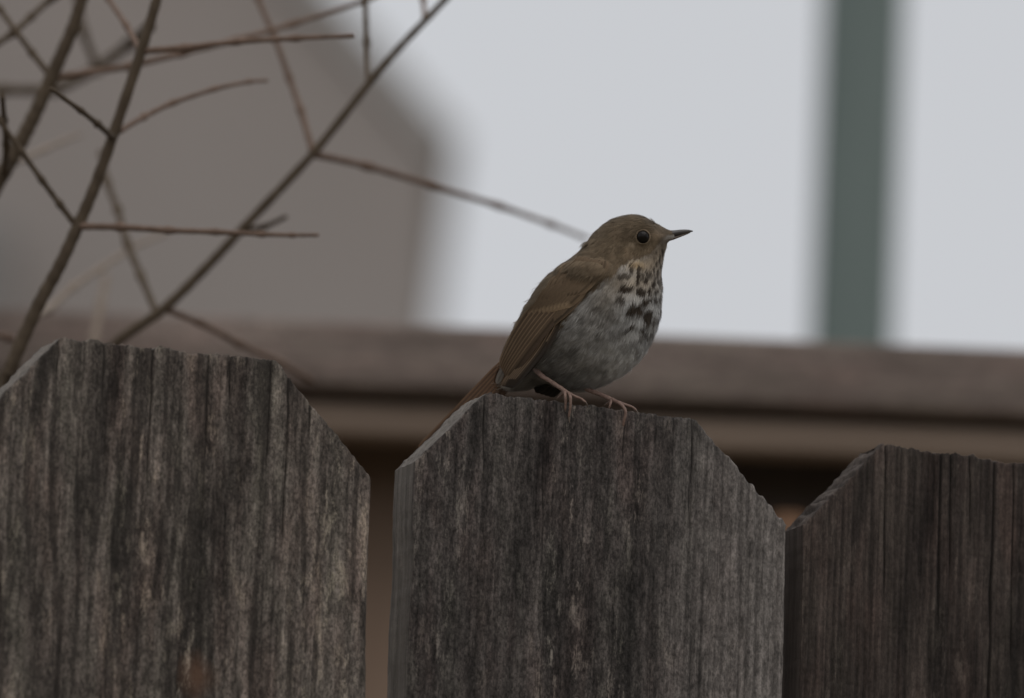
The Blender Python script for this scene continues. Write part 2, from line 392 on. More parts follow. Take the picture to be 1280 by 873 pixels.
def make_picket(corners, spec, seed, tooth=0.3):
    """corners: photo pixels of the front face: bottom-left, left shoulder, top-left, top-right, right shoulder, bottom-right"""
    bl, ls, tl, tr, rs, br = [np.array(loc_mm(*c)) for c in corners]
    thick = 17.0
    zg = -(anchor.z) * 1000 - 20
    kl = (bl[0] - ls[0]) / (bl[1] - ls[1]); kr = (br[0] - rs[0]) / (br[1] - rs[1])
    def xl(z): return ls[0] + (z - ls[1]) * kl
    def xr(z): return rs[0] + (z - rs[1]) * kr
    a1 = (tl[0] - xl(tl[1])) / (xr(tl[1]) - xl(tl[1])); a2 = (tr[0] - xl(tr[1])) / (xr(tr[1]) - xl(tr[1]))
    a = np.unique(np.concatenate([np.linspace(0, 1, 360), [a1, a2]]))
    top = np.interp(a, [0, a1, a2, 1], [ls[1], tl[1], tr[1], rs[1]])
    dep = np.concatenate([[0, 0.12, 0.3, 0.55], np.linspace(0.9, 125, 330)])
    zend = min(ls[1], rs[1])
    ww = np.concatenate([dep, np.linspace(150, 150 + 1, 1)])
    A, DP = np.meshgrid(a, ww)                      # rows: from the top downwards
    Z = top[None, :] - DP
    Z = np.vstack([Z, np.full((1, len(a)), -400.0), np.full((1, len(a)), -900.0), np.full((1, len(a)), zg)])
    A = np.vstack([A, A[:3]])
    X = xl(Z) + A * (xr(Z) - xl(Z))
    x0 = xl(Z) * 0 + X - xl(Z)                      # mm from the left edge, follows the lean
    H, CR = spec(x0, Z - top.max(), A, seed)
    # rounded, frayed edges
    d_edge = np.minimum(x0, xr(Z) - X); d_top = np.vstack([DP, np.full((3, len(a)), 500.0)])
    rnd = np.exp(-np.clip(d_edge, 0, None) / 0.7) * 0.7 + np.exp(-d_top / 0.5) * 0.45
    fray = (vn(x0[0] / 1.1, x0[0] * 0, seed + 31) - 0.5) * 0.9 + (vn(x0[0] / 5, x0[0] * 0, seed + 32) - 0.5) * 1.2 + (H[0] - H[0].mean()) * 0.5
    Z = Z + np.exp(-d_top / 3.0) * fray[None, :]
    side = (vn(Z[:, 0] / 3.0, Z[:, 0] * 0, seed + 41) - 0.5) * 0.18 + (vn(Z[:, 0] / 22, Z[:, 0] * 0, seed + 42) - 0.5) * 0.6
    X = X + np.exp(-x0 / 2.0) * side[:, None] + np.exp(-np.clip(xr(Z) - X, 0, None) / 2.0) * side[::-1][:, None]
    Y = -H + rnd
    nr, nc = X.shape
    V = np.stack([X, Y, Z], -1).reshape(-1, 3)
    idx = np.arange(nr * nc).reshape(nr, nc)
    F = np.stack([idx[:-1, :-1], idx[1:, :-1], idx[1:, 1:], idx[:-1, 1:]], -1).reshape(-1, 4).tolist()
    ridgev = np.stack([H, CR, H * 0], -1).reshape(-1, 3)
    # edge strip: left side bottom->top, top row, right side top->bottom
    loop = list(idx[::-1, 0]) + list(idx[0, 1:-1]) + list(idx[:, -1])
    L = V[loop]; m = len(L); base = len(V)
    LH = ridgev[loop]
    strips = []; hs_ = []
    K = 7
    for k in range(K + 1):
        q = L.copy(); t = k / K
        q[:, 1] = L[:, 1] * (1 - t) + thick * t
        rr = np.sin(t * math.pi)
        arc = np.cumsum(np.r_[0, np.linalg.norm(np.diff(L[:, [0, 2]], axis=0), axis=1)])
        tg = np.gradient(L[:, [0, 2]], axis=0); tg /= np.linalg.norm(tg, axis=1)[:, None] + 1e-9
        topw = sstep(0.2, 0.5, np.abs(tg[:, 0]))
        band = (vn(arc * 0.0 + t * 7.0, arc / 90, seed + 51) - 0.5) * 0.7 + (vn(arc / 1.3, arc * 0 + t * 1.5, seed + 52) - 0.5) * tooth * topw
        band *= min(1, rr * 1.6)
        # offset along the outline's own normal
        nx_, nz_ = -tg[:, 1], tg[:, 0]
        if k: q[:, 0] += nx_ * band; q[:, 2] += nz_ * band
        strips.append(q); hs_.append(np.stack([np.clip(0.4 + band * 0.5, 0, 1), np.full(m, 0.0), np.full(m, 1.0)], -1) if k else LH)
    V = np.vstack([V] + strips); ridgev = np.vstack([ridgev] + hs_)
    for k in range(K):
        o0 = base + k * m; o1 = o0 + m
        for i in range(m - 1): F.append((o0 + i, o0 + i + 1, o1 + i + 1, o1 + i))
    # back face
    ob = base + K * m; nl = nr
    for i in range(nl - 1): F.append((ob + i, ob + i + 1, ob + m - 2 - i, ob + m - 1 - i))
    F.append(tuple(range(ob + nl - 1, ob + m - nl + 1)))
    B = np.array((ft, fb, Vector((0, 0, 1))))       # rows: axes
    return V / 1000, F, ridgev

def spec_left(x, z, a, s):
    r = ridge(x, z, 5.0, s); big = ridge(x, z, 14.0, s + 9)
    h = 0.30 * r + 0.28 * big + 0.10 * vn(x / 0.7, z / 9, s + 3) + 0.12 * vn(x / 2.2, z / 2.2, s + 4)
    c = np.zeros_like(x)
    for cx, z0, z1, wd in ((62, -46, 0, .28), (83, -30, 0, .28), (91, -14, 0, .25), (106, -36, 0, .25), (113, -60, -1, .3), (44, -20, 1, .22), (121, -24, 2, .2), (27, -16, 2, .25)):
        path = cx + (vn(z / 9, z * 0 + cx, s + 5) - 0.5) * 0.6
        c = np.maximum(c, np.exp(-((x - path) / wd) ** 2) * sstep(z0 - 8, z0 + 6, z))
    dark = sstep(.45, .75, vn(x / 2.2 + vn(x / 30, z / 50, s + 7) * 2.2, z / 60, s + 6) * .75 + .25 * vn(x / .8, z / 12, s + 8))
    return h - 0.9 * c - 0.22 * dark, np.clip(c + 0.55 * dark, 0, 1)

def spec_mid(x, z, a, s):
    mR = sstep(0.60, 0.80, a)
    r = ridge(x, z, 3.4, s); r2 = ridge(x, z, 6.0, s + 9)
    h = r * (0.16 + 0.62 * mR) + 0.22 * r2 * (1 - mR) + 0.10 * vn(x / 0.8, z / 7, s + 3) + 0.12 * vn(x / 1.8, z / 1.8, s + 4)
    c = np.zeros_like(x)
    for cx, z0, z1, wd in ((25, -30, 2, .22), (48, -60, 2, .2), (104, -34, 0, .22), (78, -20, 2, .25)):
        path = cx + (vn(z / 14, z * 0 + cx, s + 5) - 0.5) * 1.5
        c = np.maximum(c, np.exp(-((x - path) / wd) ** 2) * sstep(z0 - 8, z0 + 6, z) * 0.8)
    return h - 0.6 * c, np.clip(c + (1 - r) * 0.25 * mR, 0, 1)

def spec_right(x, z, a, s):
    r = ridge(x, z, 2.3, s); r2 = ridge(x, z, 9.0, s + 9)
    mL = 1 - sstep(0.35, 0.6, a)
    h = r * (0.28 + 0.35 * mL) + 0.55 * r2 * (1 - mL) + 0.10 * vn(x / 0.7, z / 8, s + 3) + 0.10 * vn(x / 6, z / 1.2, s + 4)
    c = np.zeros_like(x)
    for cx, z0, wd in ((52.5, -60, .35), (56.5, -40, .3), (73, -140, .45), (81, -70, .25), (90, -140, .4), (64, -30, .22), (31, -50, .2), (101, -140, .35)):
        path = cx + (vn(z / 16, z * 0 + cx, s + 5) - 0.5) * 0.9
        c = np.maximum(c, np.exp(-((x - path) / wd) ** 2) * sstep(z0 - 10, z0 + 8, z))
    return h - 1.1 * c, np.clip(c + (1 - r) * 0.2 * mL, 0, 1)

def picket_mat(name, dark, mid, light, patch, left_tone=None, right_tone=None, width=0.14, rust=None, cut=(0.25, 0.225, 0.20), crusty=0.8):
    n, base, (st, gr, we, sp, cru) = wood(name, dark, mid, light, 'z', 1.0, patch, crusty=crusty)
    rd = n.attr('ridge'); ck = n.attr('crack'); ct = n.attr('cut')
    base = n.mix(n.math('MULTIPLY', ct.outputs['Fac'], 0.7), base, n.mix(0.8, cut, n.ramp(gr, [(0.34, 0.5), (0.62, 1.15)]), 'MULTIPLY'))
    pos = n.coord((1, 1, 1)); sep = n.n('ShaderNodeSeparateXYZ'); n.l(pos, sep.inputs[0])
    if right_tone:
        f = n.math('MULTIPLY', n.ramp(n.math('DIVIDE', sep.outputs[0], width), [(right_tone[0], 0.0), (right_tone[1], 1.0)]), n.ramp(st, [(0.25, 0.35), (0.6, 1.0)]))
        t2 = n.mix(0.8, right_tone[2], n.ramp(sp, [(0.36, 0.5), (0.6, 1.1)]), 'MULTIPLY')
        t2 = n.mix(0.8, t2, n.ramp(cru, [(0.38, 0.45), (0.5, 0.95), (0.62, 1.5)]), 'MULTIPLY')
        t2 = n.mix(0.7, t2, n.ramp(gr, [(0.34, 0.5), (0.66, 1.2)]), 'MULTIPLY')
        base = n.mix(f, base, t2)
    base = n.mix(1.0, base, n.ramp(rd.outputs['Fac'], [(0.0, 0.62), (0.5, 1.0), (1.0, 1.12)]), 'MULTIPLY')
    base = n.mix(n.ramp(ck.outputs['Fac'], [(0.1, 0.0), (0.9, 0.85)]), base, tuple(c * 0.35 for c in dark))
    if rust:
        d = n.n('ShaderNodeVectorMath', operation='DISTANCE'); n.l(pos, d.inputs[0]); d.inputs[1].default_value = rust
        wob = n.math('ADD', d.outputs['Value'], n.math('MULTIPLY', n.math('SUBTRACT', st, 0.5), 0.012))
        base = n.mix(n.ramp(n.math('MULTIPLY', wob, 100), [(0.05, 0.42), (0.9, 0.0)]), base, (0.19, 0.10, 0.06))
    h = n.math('ADD', n.math('MULTIPLY', sp, 0.5), n.math('ADD', n.math('MULTIPLY', gr, 0.4), n.math('MULTIPLY', we, 0.5)))
    n.bump(h, 0.8, 0.0007)
    return n.done(base, 0.93, 0.18)

def add_picket(corners, spec, seed, mat, tooth=0.3):
    V, F, rv = make_picket(corners, spec, seed, tooth)
    x0 = float(V[:, 0].min())
    B = Matrix((ft, fb, Vector((0, 0, 1)))).transposed()
    o = mesh_obj('picket', V - np.array([x0, 0, 0]), F, mat, fence)
    o.matrix_local = Matrix.Translation(ft * x0 + Vector((0, 0, anchor.z))) @ B.to_4x4()
    set_attr(o, 'ridge', rv[:, 0]); set_attr(o, 'crack', rv[:, 1]); set_attr(o, 'cut', rv[:, 2])
    return o
m_p1 = picket_mat('picket_wood_brown_grey', (0.068, 0.057, 0.050), (0.162, 0.137, 0.118), (0.33, 0.28, 0.225), 1.0, rust=((loc_mm(250, 846)[0] - loc_mm(-40, 853)[0]) / 1000, 0, loc_mm(250, 846)[1] / 1000))
m_p2 = picket_mat('picket_wood_dark_grey', (0.046, 0.040, 0.037), (0.098, 0.084, 0.077), (0.26, 0.228, 0.198), 0.9, right_tone=(0.55, 0.9, (0.205, 0.184, 0.170)), width=0.148)
m_p3 = picket_mat('picket_wood_dark_brown', (0.033, 0.0265, 0.0235), (0.074, 0.058, 0.050), (0.17, 0.14, 0.118), 0.5, cut=(0.12, 0.10, 0.088), crusty=0.42)
p1 = add_picket([(-40, 853), (-24, 522), (76, 421), (345, 452), (463, 596), (457, 853)], spec_left, 3, m_p1)
p2 = add_picket([(511, 853), (520, 577), (608, 490), (866, 524), (983, 656), (979, 853)], spec_mid, 17, m_p2)
p3 = add_picket([(1001, 853), (1005, 657), (1104, 555), (1362, 592), (1478, 722), (1474, 853)], spec_right, 29, m_p3, 2.6)
p0 = add_picket([(-565, 853), (-550, 470), (-452, 366), (-190, 400), (-76, 535), (-82, 853)], spec_left, 47, m_p1)
p4 = add_picket([(1506, 853), (1510, 722), (1610, 620), (1868, 655), (1985, 790), (1981, 853)], spec_mid, 53, m_p2)
tag(p1, 'brown-grey picket with pale lichen patches'); tag(p2, 'dark picket with ridged grey right half'); tag(p3, 'dark brown picket with deep vertical cracks')
# the horizontal rail the pickets are nailed to, below the part in view
q0 = fb * 0.0185 + Vector((0, 0, 1.42))
rb = [ft * sx * 0.62 + fb * y + Vector((0, 0, zz)) for sx in (-1, 1) for y in (0.0185, 0.0565) for zz in (1.40, 1.489)]
mesh_obj('back_rail', rb, [(0, 1, 3, 2), (4, 6, 7, 5), (0, 4, 5, 1), (2, 3, 7, 6), (0, 2, 6, 4), (1, 5, 7, 3)], m_rail, fence, smooth=False)

# ------------------------------------------------------------------ the thrush
PX0, PY0 = 740.0, 505.0
def V3(px, py, d):
    """photo pixel and depth in mm behind the perch point -> world"""
    return P(px, py, D0 + d / 1000.0)
bird_base = V3(728, 503, 8)
bird = empty('perched_thrush', bird_base)
tag(bird, 'brown-backed thrush with spotted pale breast perched on the middle picket', 'bird')
def W2L(A):
    """array of (px, py, depth mm) -> local metres"""
    A = np.asarray(A, float); D = D0 + A[..., 2] / 1000
    c = np.array(CAM - bird_base)
    return c + D[..., None] * (np.array(fw) + ((A[..., 0] - 640) / FPX)[..., None] * np.array(rt) + ((436.5 - A[..., 1]) / FPX)[..., None] * np.array(up))

PSI = 25
# station: top x,y  bottom x,y  half width px  yaw deg
ST = [(627, 464, 638, 482, 6, 25), (632, 452, 650, 485, 16, 25), (636, 440, 668, 482, 30, 25), (642, 427, 690, 478, 42, 25),
      (656, 401, 732, 486, 58, 25), (670, 376, 772, 468, 67, 25), (689, 349, 799, 441, 71, 24), (710, 331, 816, 404, 66, 22),
      (727, 316, 822.5, 368, 56, 20), (737, 302, 824.5, 342, 46, 15), (749, 287, 828, 324, 39, 10), (768, 273.5, 831.5, 311, 36, 6), (797, 269, 834, 304, 30, 3),
      (819, 279, 837, 301, 18, 2), (833, 286.5, 840, 299.5, 8.5, 2), (842, 289.5, 843.5, 297.5, 3.5, 2)]
def depth_c(cx):
    d = 13 - (cx - 740) * MMPX * math.tan(math.radians(PSI))
    return np.where(cx > 775, 13 - 35 * MMPX * math.tan(math.radians(PSI)) - (cx - 775) * MMPX * 0.12, d)
NS = 22
S = cr(ST, NS)
topc = S[:, 0:2]; botc = S[:, 2:4]; cen = (topc + botc) / 2; Av = (topc - botc) / 2
dcen = depth_c(cen[:, 0]); k5 = np.ones(15) / 15; dcen = np.convolve(np.pad(dcen, 7, mode='edge'), k5, 'valid')
NPHI = 120
def ring(si, phi):
    """si index array, phi angle (0 = back, pi/2 = far side, pi = belly, -pi/2 = near side)"""
    Wd = S[si, 4]; ps = np.radians(S[si, 5])
    c, s = np.cos(phi), np.sin(phi)
    c2 = np.sign(c) * np.abs(c) ** 0.95; s2 = np.sign(s) * np.abs(s) ** 0.92
    px = cen[si, 0] + Av[si, 0] * c2 + Wd * s2 * np.sin(ps)
    py = cen[si, 1] + Av[si, 1] * c2
    dp = dcen[si] + Wd * s2 * np.cos(ps) * MMPX
    return np.stack([px, py, dp], -1)

# --- plumage colour, laid out on the near side and mirrored to the far side
BROWN = np.array((0.158, 0.118, 0.077)); POLY = np.array([(846, 280), (846, 293), (836, 296.5), (826, 303), (816, 314), (803, 320), (789, 323), (777, 331), (767, 343), (757, 347), (748, 356), (722, 384), (692, 418), (664, 462), (640, 474),
                 (606, 505), (580, 500), (630, 400), (700, 310), (750, 262), (800, 250), (840, 265)], float)
def poly_sd(p, poly):
    inside = np.zeros(len(p), bool); dm = np.full(len(p), 1e9)
    for i in range(len(poly)):
        a = poly[i]; b = poly[(i + 1) % len(poly)]
        e = b - a; wv = p - a; t = np.clip((wv @ e) / (e @ e), 0, 1)
        dm = np.minimum(dm, np.linalg.norm(wv - t[:, None] * e, axis=1))
        cond = (a[1] > p[:, 1]) != (b[1] > p[:, 1])
        with np.errstate(divide='ignore', invalid='ignore'):
            xi = (b[0] - a[0]) * (p[:, 1] - a[1]) / (b[1] - a[1]) + a[0]
        inside ^= cond & (p[:, 0] < xi)
    return np.where(inside, dm, -dm)
# spots read on a 5.456x enlargement of the breast: u, v, ru, rv, strength
SPOTS = [(460, 578, 52, 24, 1), (560, 594, 27, 24, 1), (612, 588, 19, 20, 1), (425, 640, 34, 26, .8), (500, 705, 32, 42, 1), (545, 705, 28, 40, 1), (590, 660, 19, 28, 1),
         (626, 643, 14, 24, 1), (655, 645, 11, 34, .9), (598, 755, 24, 48, 1), (616, 716, 17, 20, 1), (640, 800, 13, 46, .9), (512, 820, 17, 19, 1), (475, 846, 18, 18, .9),
         (577, 838, 20, 24, 1), (590, 530, 13, 20, 1), (635, 545, 16, 28, 1), (540, 515, 13, 34, 1), (652, 590, 13, 22, .9), (495, 440, 12, 30, .9), (548, 462, 16, 32, .9), (450, 497, 48, 20, .8),
         (380, 742, 46, 34, .55), (270, 710, 34, 24, .5), (330, 805, 52, 26, .5), (225, 792, 40, 26, .45), (440, 860, 26, 20, .6), (672, 540, 9, 40, .8),
         (600, 880, 18, 26, .8), (560, 900, 18, 22, .7), (520, 920, 26, 20, .5), (400, 900, 50, 24, .35), (300, 900, 50, 26, .3), (440, 960, 60, 26, .25), (615, 930, 12, 34, .7),
         (700, 345, 6, 24, .9), (684, 375, 7, 26, .9), (668, 340, 6, 18, .7), (690, 425, 6, 26, .9), (665, 415, 8, 26, .8), (645, 455, 9, 28, .9), (670, 470, 7, 26, .9), (622, 480, 10, 26, .8),
         (655, 500, 8, 24, .8), (600, 470, 9, 22, .7), (575, 440, 8, 18, .5), (628, 425, 7, 20, .6), (645, 385, 6, 20, .6), (605, 500, 9, 20, .7), (570, 500, 10, 24, .8), (520, 430, 8, 22, .6)]
def plumage(px, py):
    wx = (vn(px / 5, py / 5, 71) - 0.5) * 2.6 + (vn(px / 2, py / 2, 73) - .5) * 1.4; wy = (vn(px / 5, py / 5, 72) - 0.5) * 2.6 + (vn(px / 2, py / 2, 74) - .5) * 1.4
    p = np.stack([px + wx, py + wy], -1)
    col = np.tile(np.array((0.58, 0.575, 0.565)), (len(p), 1))
    def blob(x, y, rx, ry, c, al, rot=0.0):
        dx, dy = p[:, 0] - x, p[:, 1] - y; cs, sn = math.cos(rot), math.sin(rot)
        e = np.exp(-(((dx * cs + dy * sn) / rx) ** 2 + ((-dx * sn + dy * cs) / ry) ** 2)) * al
        col[:] = col * (1 - e[:, None]) + np.array(c) * e[:, None]
    blob(703, 436, 50, 62, (0.165, 0.157, 0.145), .95, -0.5)          # grey-olive flank, with the belly's shade painted into the tone
    blob(700, 474, 46, 22, (0.16, 0.152, 0.14), .8)  # shade under the belly, painted into the plumage colour
    blob(758, 370, 20, 32, (0.22, 0.188, 0.15), .85, 0.45)          # wash beside the wing
    blob(740, 405, 26, 30, (0.36, 0.345, 0.33), .6)
    blob(800, 348, 26, 15, (0.60, 0.49, 0.36), .75)                 # warm upper breast
    blob(817, 324, 17, 21, (0.44, 0.35, 0.255), .85)
    blob(775, 346, 13, 13, (0.30, 0.245, 0.185), .75)
    blob(826, 313, 12, 10, (0.32, 0.255, 0.185), .8)
    blob(797, 327, 12, 6, (0.62, 0.43, 0.21), .8)
    blob(833, 305, 12, 11, (0.27, 0.21, 0.15), .85)
    blob(640, 480, 26, 12, (0.42, 0.40, 0.375), .8)
    mott = vn(px / 9 + py / 20, py / 9, 81) * 0.55 + vn(px / 4, py / 6, 82) * 0.45
    lower = sstep(365, 400, p[:, 1])
    col *= (1 - (0.30 * lower * sstep(0.42, 0.68, mott))[:, None])
    dark = np.array((0.058, 0.043, 0.031))
    for (u, v, ru, rv, al) in SPOTS:
        x, y = 700 + u / 5.456, 250 + v / 5.456; k_ = 1.08 if x < 812 else 0.94; rx, ry = ru / 5.456 * k_, rv / 5.456 * k_
        d = ((p[:, 0] - x) / rx) ** 2 + ((p[:, 1] - y) / ry) ** 2
        e = (1 - sstep(0.62, 1.45, d)) * (al if al >= .7 else al * .8)
        col[:] = col * (1 - e[:, None]) + dark * e[:, None]
    b = sstep(-2.0, 2.5, poly_sd(p, POLY))
    br = np.tile(BROWN, (len(p), 1))
    def bb(x, y, rx, ry, c, al):
        e = np.exp(-(((p[:, 0] - x) / rx) ** 2 + ((p[:, 1] - y) / ry) ** 2)) * al
        br[:] = br * (1 - e[:, None]) + np.array(c) * e[:, None]
    bb(792, 314, 16, 8, (0.25, 0.185, 0.12), .8); bb(824, 296, 9, 6, (0.34, 0.26, 0.18), .8); bb(812, 309, 10, 5, (0.33, 0.25, 0.17), .7)
    bb(783, 288, 16, 10, (0.15, 0.112, 0.075), .7); bb(800, 274, 20, 8, (0.17, 0.125, 0.08), .6); bb(838, 293, 5, 5, (0.16, 0.125, 0.09), .6)
    bb(793, 303, 5, 3, (0.42, 0.33, 0.23), .6); bb(790, 320, 10, 2.2, (0.12, 0.09, 0.06), .6)
    bb(740, 325, 26, 14, (0.178, 0.13, 0.086), .6); bb(625, 462, 18, 16, (0.27, 0.15, 0.085), .9)
    br *= (0.82 + 0.36 * vn(px / 6, py / 3, 91))[:, None]
    return col * (1 - b[:, None]) + br * b[:, None]

n = N('plumage'); at = n.attr('Col'); sp_ = n.noise((2500, 2500, 2500), detail=2)
col = n.mix(0.35, at.outputs['Color'], n.ramp(sp_, [(0.3, 0.6), (0.7, 1.1)]), 'MULTIPLY')
n.b.inputs['Sheen Weight'].default_value = 0.12; n.b.inputs['Sheen Roughness'].default_value = 0.5
m_plum = n.done(col, 0.85, 0.12)

ns = len(S); SI, PH = np.meshgrid(np.arange(ns), np.linspace(-math.pi, math.pi, NPHI, endpoint=False), indexing='ij')
R3 = ring(SI.ravel(), PH.ravel()); RM = ring(SI.ravel(), -np.abs(PH.ravel()))
bodyL = W2L(R3)
idx = np.arange(ns * NPHI).reshape(ns, NPHI); nxt = np.roll(idx, -1, axis=1)
F = np.stack([idx[:-1], nxt[:-1], nxt[1:], idx[1:]], -1).reshape(-1, 4).tolist()
F.append(tuple(idx[0])); F.append(tuple(idx[-1][::-1]))
body = mesh_obj('body', bodyL, F, m_plum, bird)
set_col(body, plumage(RM[:, 0], RM[:, 1]) * 0.8)
tri = BVHTree.FromPolygons([tuple(v) for v in bodyL], F)
camL = CAM - bird_base
def near_depth(px, py):
    d = (P(px, py, 1.0) - CAM); hit = tri.ray_cast(camL, d.normalized())
    if hit[0] is None: return None
    return ((hit[0] - camL).dot(fw) - D0) * 1000

# --- contour feathers: fine overlapping barbs lying along the flow
def barbs():
    NB = 90000
    # area-weighted choice of station
    wgt = np.linalg.norm(np.diff(cen, axis=0), axis=1) * (np.linalg.norm(Av[:-1], axis=1) + S[:-1, 4] + 6)
    si_f = np.interp(RNG.random(NB), np.r_[0, np.cumsum(wgt)] / wgt.sum(), np.arange(ns))
    near = RNG.random(NB) < 0.72
    ph = np.where(near, -RNG.random(NB) * math.pi, RNG.random(NB) * math.pi)
    ph = np.where(RNG.random(NB) < 0.15, RNG.normal(0, 0.35, NB), ph)
    i0 = np.clip(np.floor(si_f).astype(int), 1, ns - 2); fr = (si_f - i0)[:, None]
    p = ring(i0, ph) * (1 - fr) + ring(i0 + 1, ph) * fr
    pm = ring(i0, -np.abs(ph)) * (1 - fr) + ring(i0 + 1, -np.abs(ph)) * fr
    lift0 = 3.1 * np.exp(-(((pm[:, 0] - 738) / 27) ** 2 + ((pm[:, 1] - 337) / 12) ** 2) ** 2)   # scapulars lie over the top of the wing
    pw = W2L(p)
    e_s = W2L(ring(i0 + 1, ph)) - W2L(ring(i0 - 1, ph)); e_p = W2L(ring(i0, ph + 0.05)) - W2L(ring(i0, ph - 0.05))
    nrm = np.cross(e_s, e_p); nrm /= np.linalg.norm(nrm, axis=1)[:, None] + 1e-12
    ctr = W2L(np.stack([cen[i0, 0], cen[i0, 1], dcen[i0]], -1))
    sgn = np.sign(np.sum(nrm * (pw - ctr), axis=1)); nrm *= sgn[:, None]
    pw = pw + nrm * (lift0 / 1000)[:, None]
    flow = -e_s / (np.linalg.norm(e_s, axis=1)[:, None] + 1e-12)
    side = np.cross(nrm, flow)
    t = si_f / (ns - 1)
    L = np.interp(t, [0, .2, .5, .62, .72, .8, .88, .95, 1], [5.5, 4.8, 3.6, 2.4, 1.9, 1.6, 1.2, .8, .5]) * (0.7 + 0.6 * RNG.random(NB)) / 1000
    Wb = np.interp(t, [0, .5, .75, 1], [.24, .20, .15, .08]) / 1000 * (0.7 + .6 * RNG.random(NB))
    # barbs gather in feather-sized clumps that share a splay
    cl = vn(p[:, 0] / 7, p[:, 1] / 7, 5) - 0.5; cl2 = vn(p[:, 0] / 6 + 40, p[:, 1] / 6, 6) - 0.5
    splay = cl * 0.55 + RNG.normal(0, 0.12, NB)
    lift = 0.10 + 0.16 * np.clip(cl2 + .3, 0, 1) + np.abs(RNG.normal(0, 0.05, NB)) + (RNG.random(NB) < 0.004) * 0.25
    tuft = (np.hypot(p[:, 0] - 738, p[:, 1] - 302) < 1.8) | (np.hypot(p[:, 0] - 818, p[:, 1] - 279) < 2.2)
    lift = lift + tuft * 0.2; L = L * (1 + 0.4 * tuft)
    dirv = flow + side * splay[:, None]; dirv /= np.linalg.norm(dirv, axis=1)[:, None]
    mid = pw + dirv * (L * .55)[:, None] + nrm * (lift * L * .75)[:, None]
    tip = pw + dirv * L[:, None] + nrm * (lift * L * .8)[:, None]
    wv = np.cross(nrm, dirv)
    Vv = np.stack([pw - wv * (Wb * .5)[:, None] - nrm * .0001, pw + wv * (Wb * .5)[:, None] - nrm * .0001, mid + wv * (Wb * .5)[:, None], mid - wv * (Wb * .5)[:, None], tip], 1).reshape(-1, 3)
    b = np.arange(NB) * 5
    q = np.stack([b, b + 1, b + 2, b + 3], -1).tolist(); tr_ = np.stack([b + 3, b + 2, b + 4], -1).tolist()
    c = plumage(pm[:, 0] - 2 * flow[:, 0] * 0, pm[:, 1])
    c *= (0.86 + 0.28 * RNG.random(NB))[:, None] * (0.9 + 0.35 * (cl2 + .2))[:, None]
    cc = np.repeat(c, 5, axis=0)
    o = mesh_obj('plumage', Vv, q + tr_, m_plum, bird); set_col(o, cc)
    tag(o, kind='stuff'); return o
barbs()

# --- a vaned feather through photo-pixel points
def feather_geo(pts, width, depths, roll=0.0, base=(0.16, 0.115, 0.078), edge=(0.30, 0.22, 0.15), inner=(0.10, 0.075, 0.055), nl=16, tipround=0.82, tipcol=None, edge_side=-1, camber=0.28):
    A = cr(pts, 12); m = nl
    tt = np.linspace(0, 1, m); ai = np.interp(tt, np.linspace(0, 1, len(A)), A[:, 0]); aj = np.interp(tt, np.linspace(0, 1, len(A)), A[:, 1])
    dd = np.interp(tt, np.linspace(0, 1, len(depths)), depths)
    tg = np.stack([np.gradient(ai), np.gradient(aj)], -1); tg /= np.linalg.norm(tg, axis=1)[:, None]
    nx_, ny_ = -tg[:, 1], tg[:, 0]
    prof = np.where(tt < 0.25, 0.55 + 0.45 * np.sin(tt / 0.25 * math.pi / 2), 1.0)
    prof = prof * np.where(tt > tipround, np.sqrt(np.clip(1 - ((tt - tipround) / (1 - tipround)) ** 2, 0.02, 1)), 1.0)
    cols = np.array([-1, -0.8, -0.7, -0.4, -0.06, 0.06, 0.4, 0.7, 0.8, 1.0]); nc = len(cols)
    V = []; Cc = []
    for i in range(m):
        for c in cols:
            off = c * width / 2 * prof[i]
            dep = dd[i] + abs(c) * camber * prof[i] + c * roll * width / 2 * MMPX
            if abs(c) < 0.1: dep -= 0.05
            V.append((ai[i] + nx_[i] * off, aj[i] + ny_[i] * off, dep))
            k = np.array(base) if abs(c) > 0.1 else np.array(base) * 0.55
            if c * edge_side > 0.75: k = np.array(edge)
            elif c * edge_side < -0.3: k = np.array(inner)
            if tipcol is not None and tt[i] > 0.86: k = k * .3 + np.array(tipcol) * .7
            k = k * (0.9 + 0.2 * random.random())
            Cc.append(k)
    Fq = [(i * nc + j, i * nc + j + 1, (i + 1) * nc + j + 1, (i + 1) * nc + j) for i in range(m - 1) for j in range(nc - 1)]
    return np.array(V), Fq, np.array(Cc)
m_feather = m_plum
def feather(name, parent, *a, **k):
    V, Fq, Cc = feather_geo(*a, **k)
    o = mesh_obj(name, W2L(V), Fq, m_feather, parent); set_col(o, Cc); return o

# near wing: sheet depth follows the flank, then carries straight on past the body
def wing_depth(px, py, lift):
    d = near_depth(px, py)
    return None if d is None else d - lift
def path_depth(pts, lift, tip_d=None):
    A = cr(pts, 6); ds = [wing_depth(q[0], q[1], lift) for q in A]
    good = [i for i, v in enumerate(ds) if v is not None]
    if not good: return [6.0] * 5
    y = np.interp(np.arange(len(ds)), good, [ds[i] for i in good])
    g1 = good[-1]
    if g1 < len(ds) - 1:
        for i in range(g1 + 1, len(ds)): y[i] = y[g1]
    yy = np.polyval(np.polyfit(np.arange(len(ds)), y, 2), np.arange(len(ds)))
    yy = np.minimum(yy, yy)  # smooth path
    if tip_d is not None: yy = yy + np.linspace(0, 1, len(yy)) ** 2 * (tip_d - yy[-1])
    return list(yy)
def lerp(a, b, t): return (a[0] + (b[0] - a[0]) * t, a[1] + (b[1] - a[1]) * t)

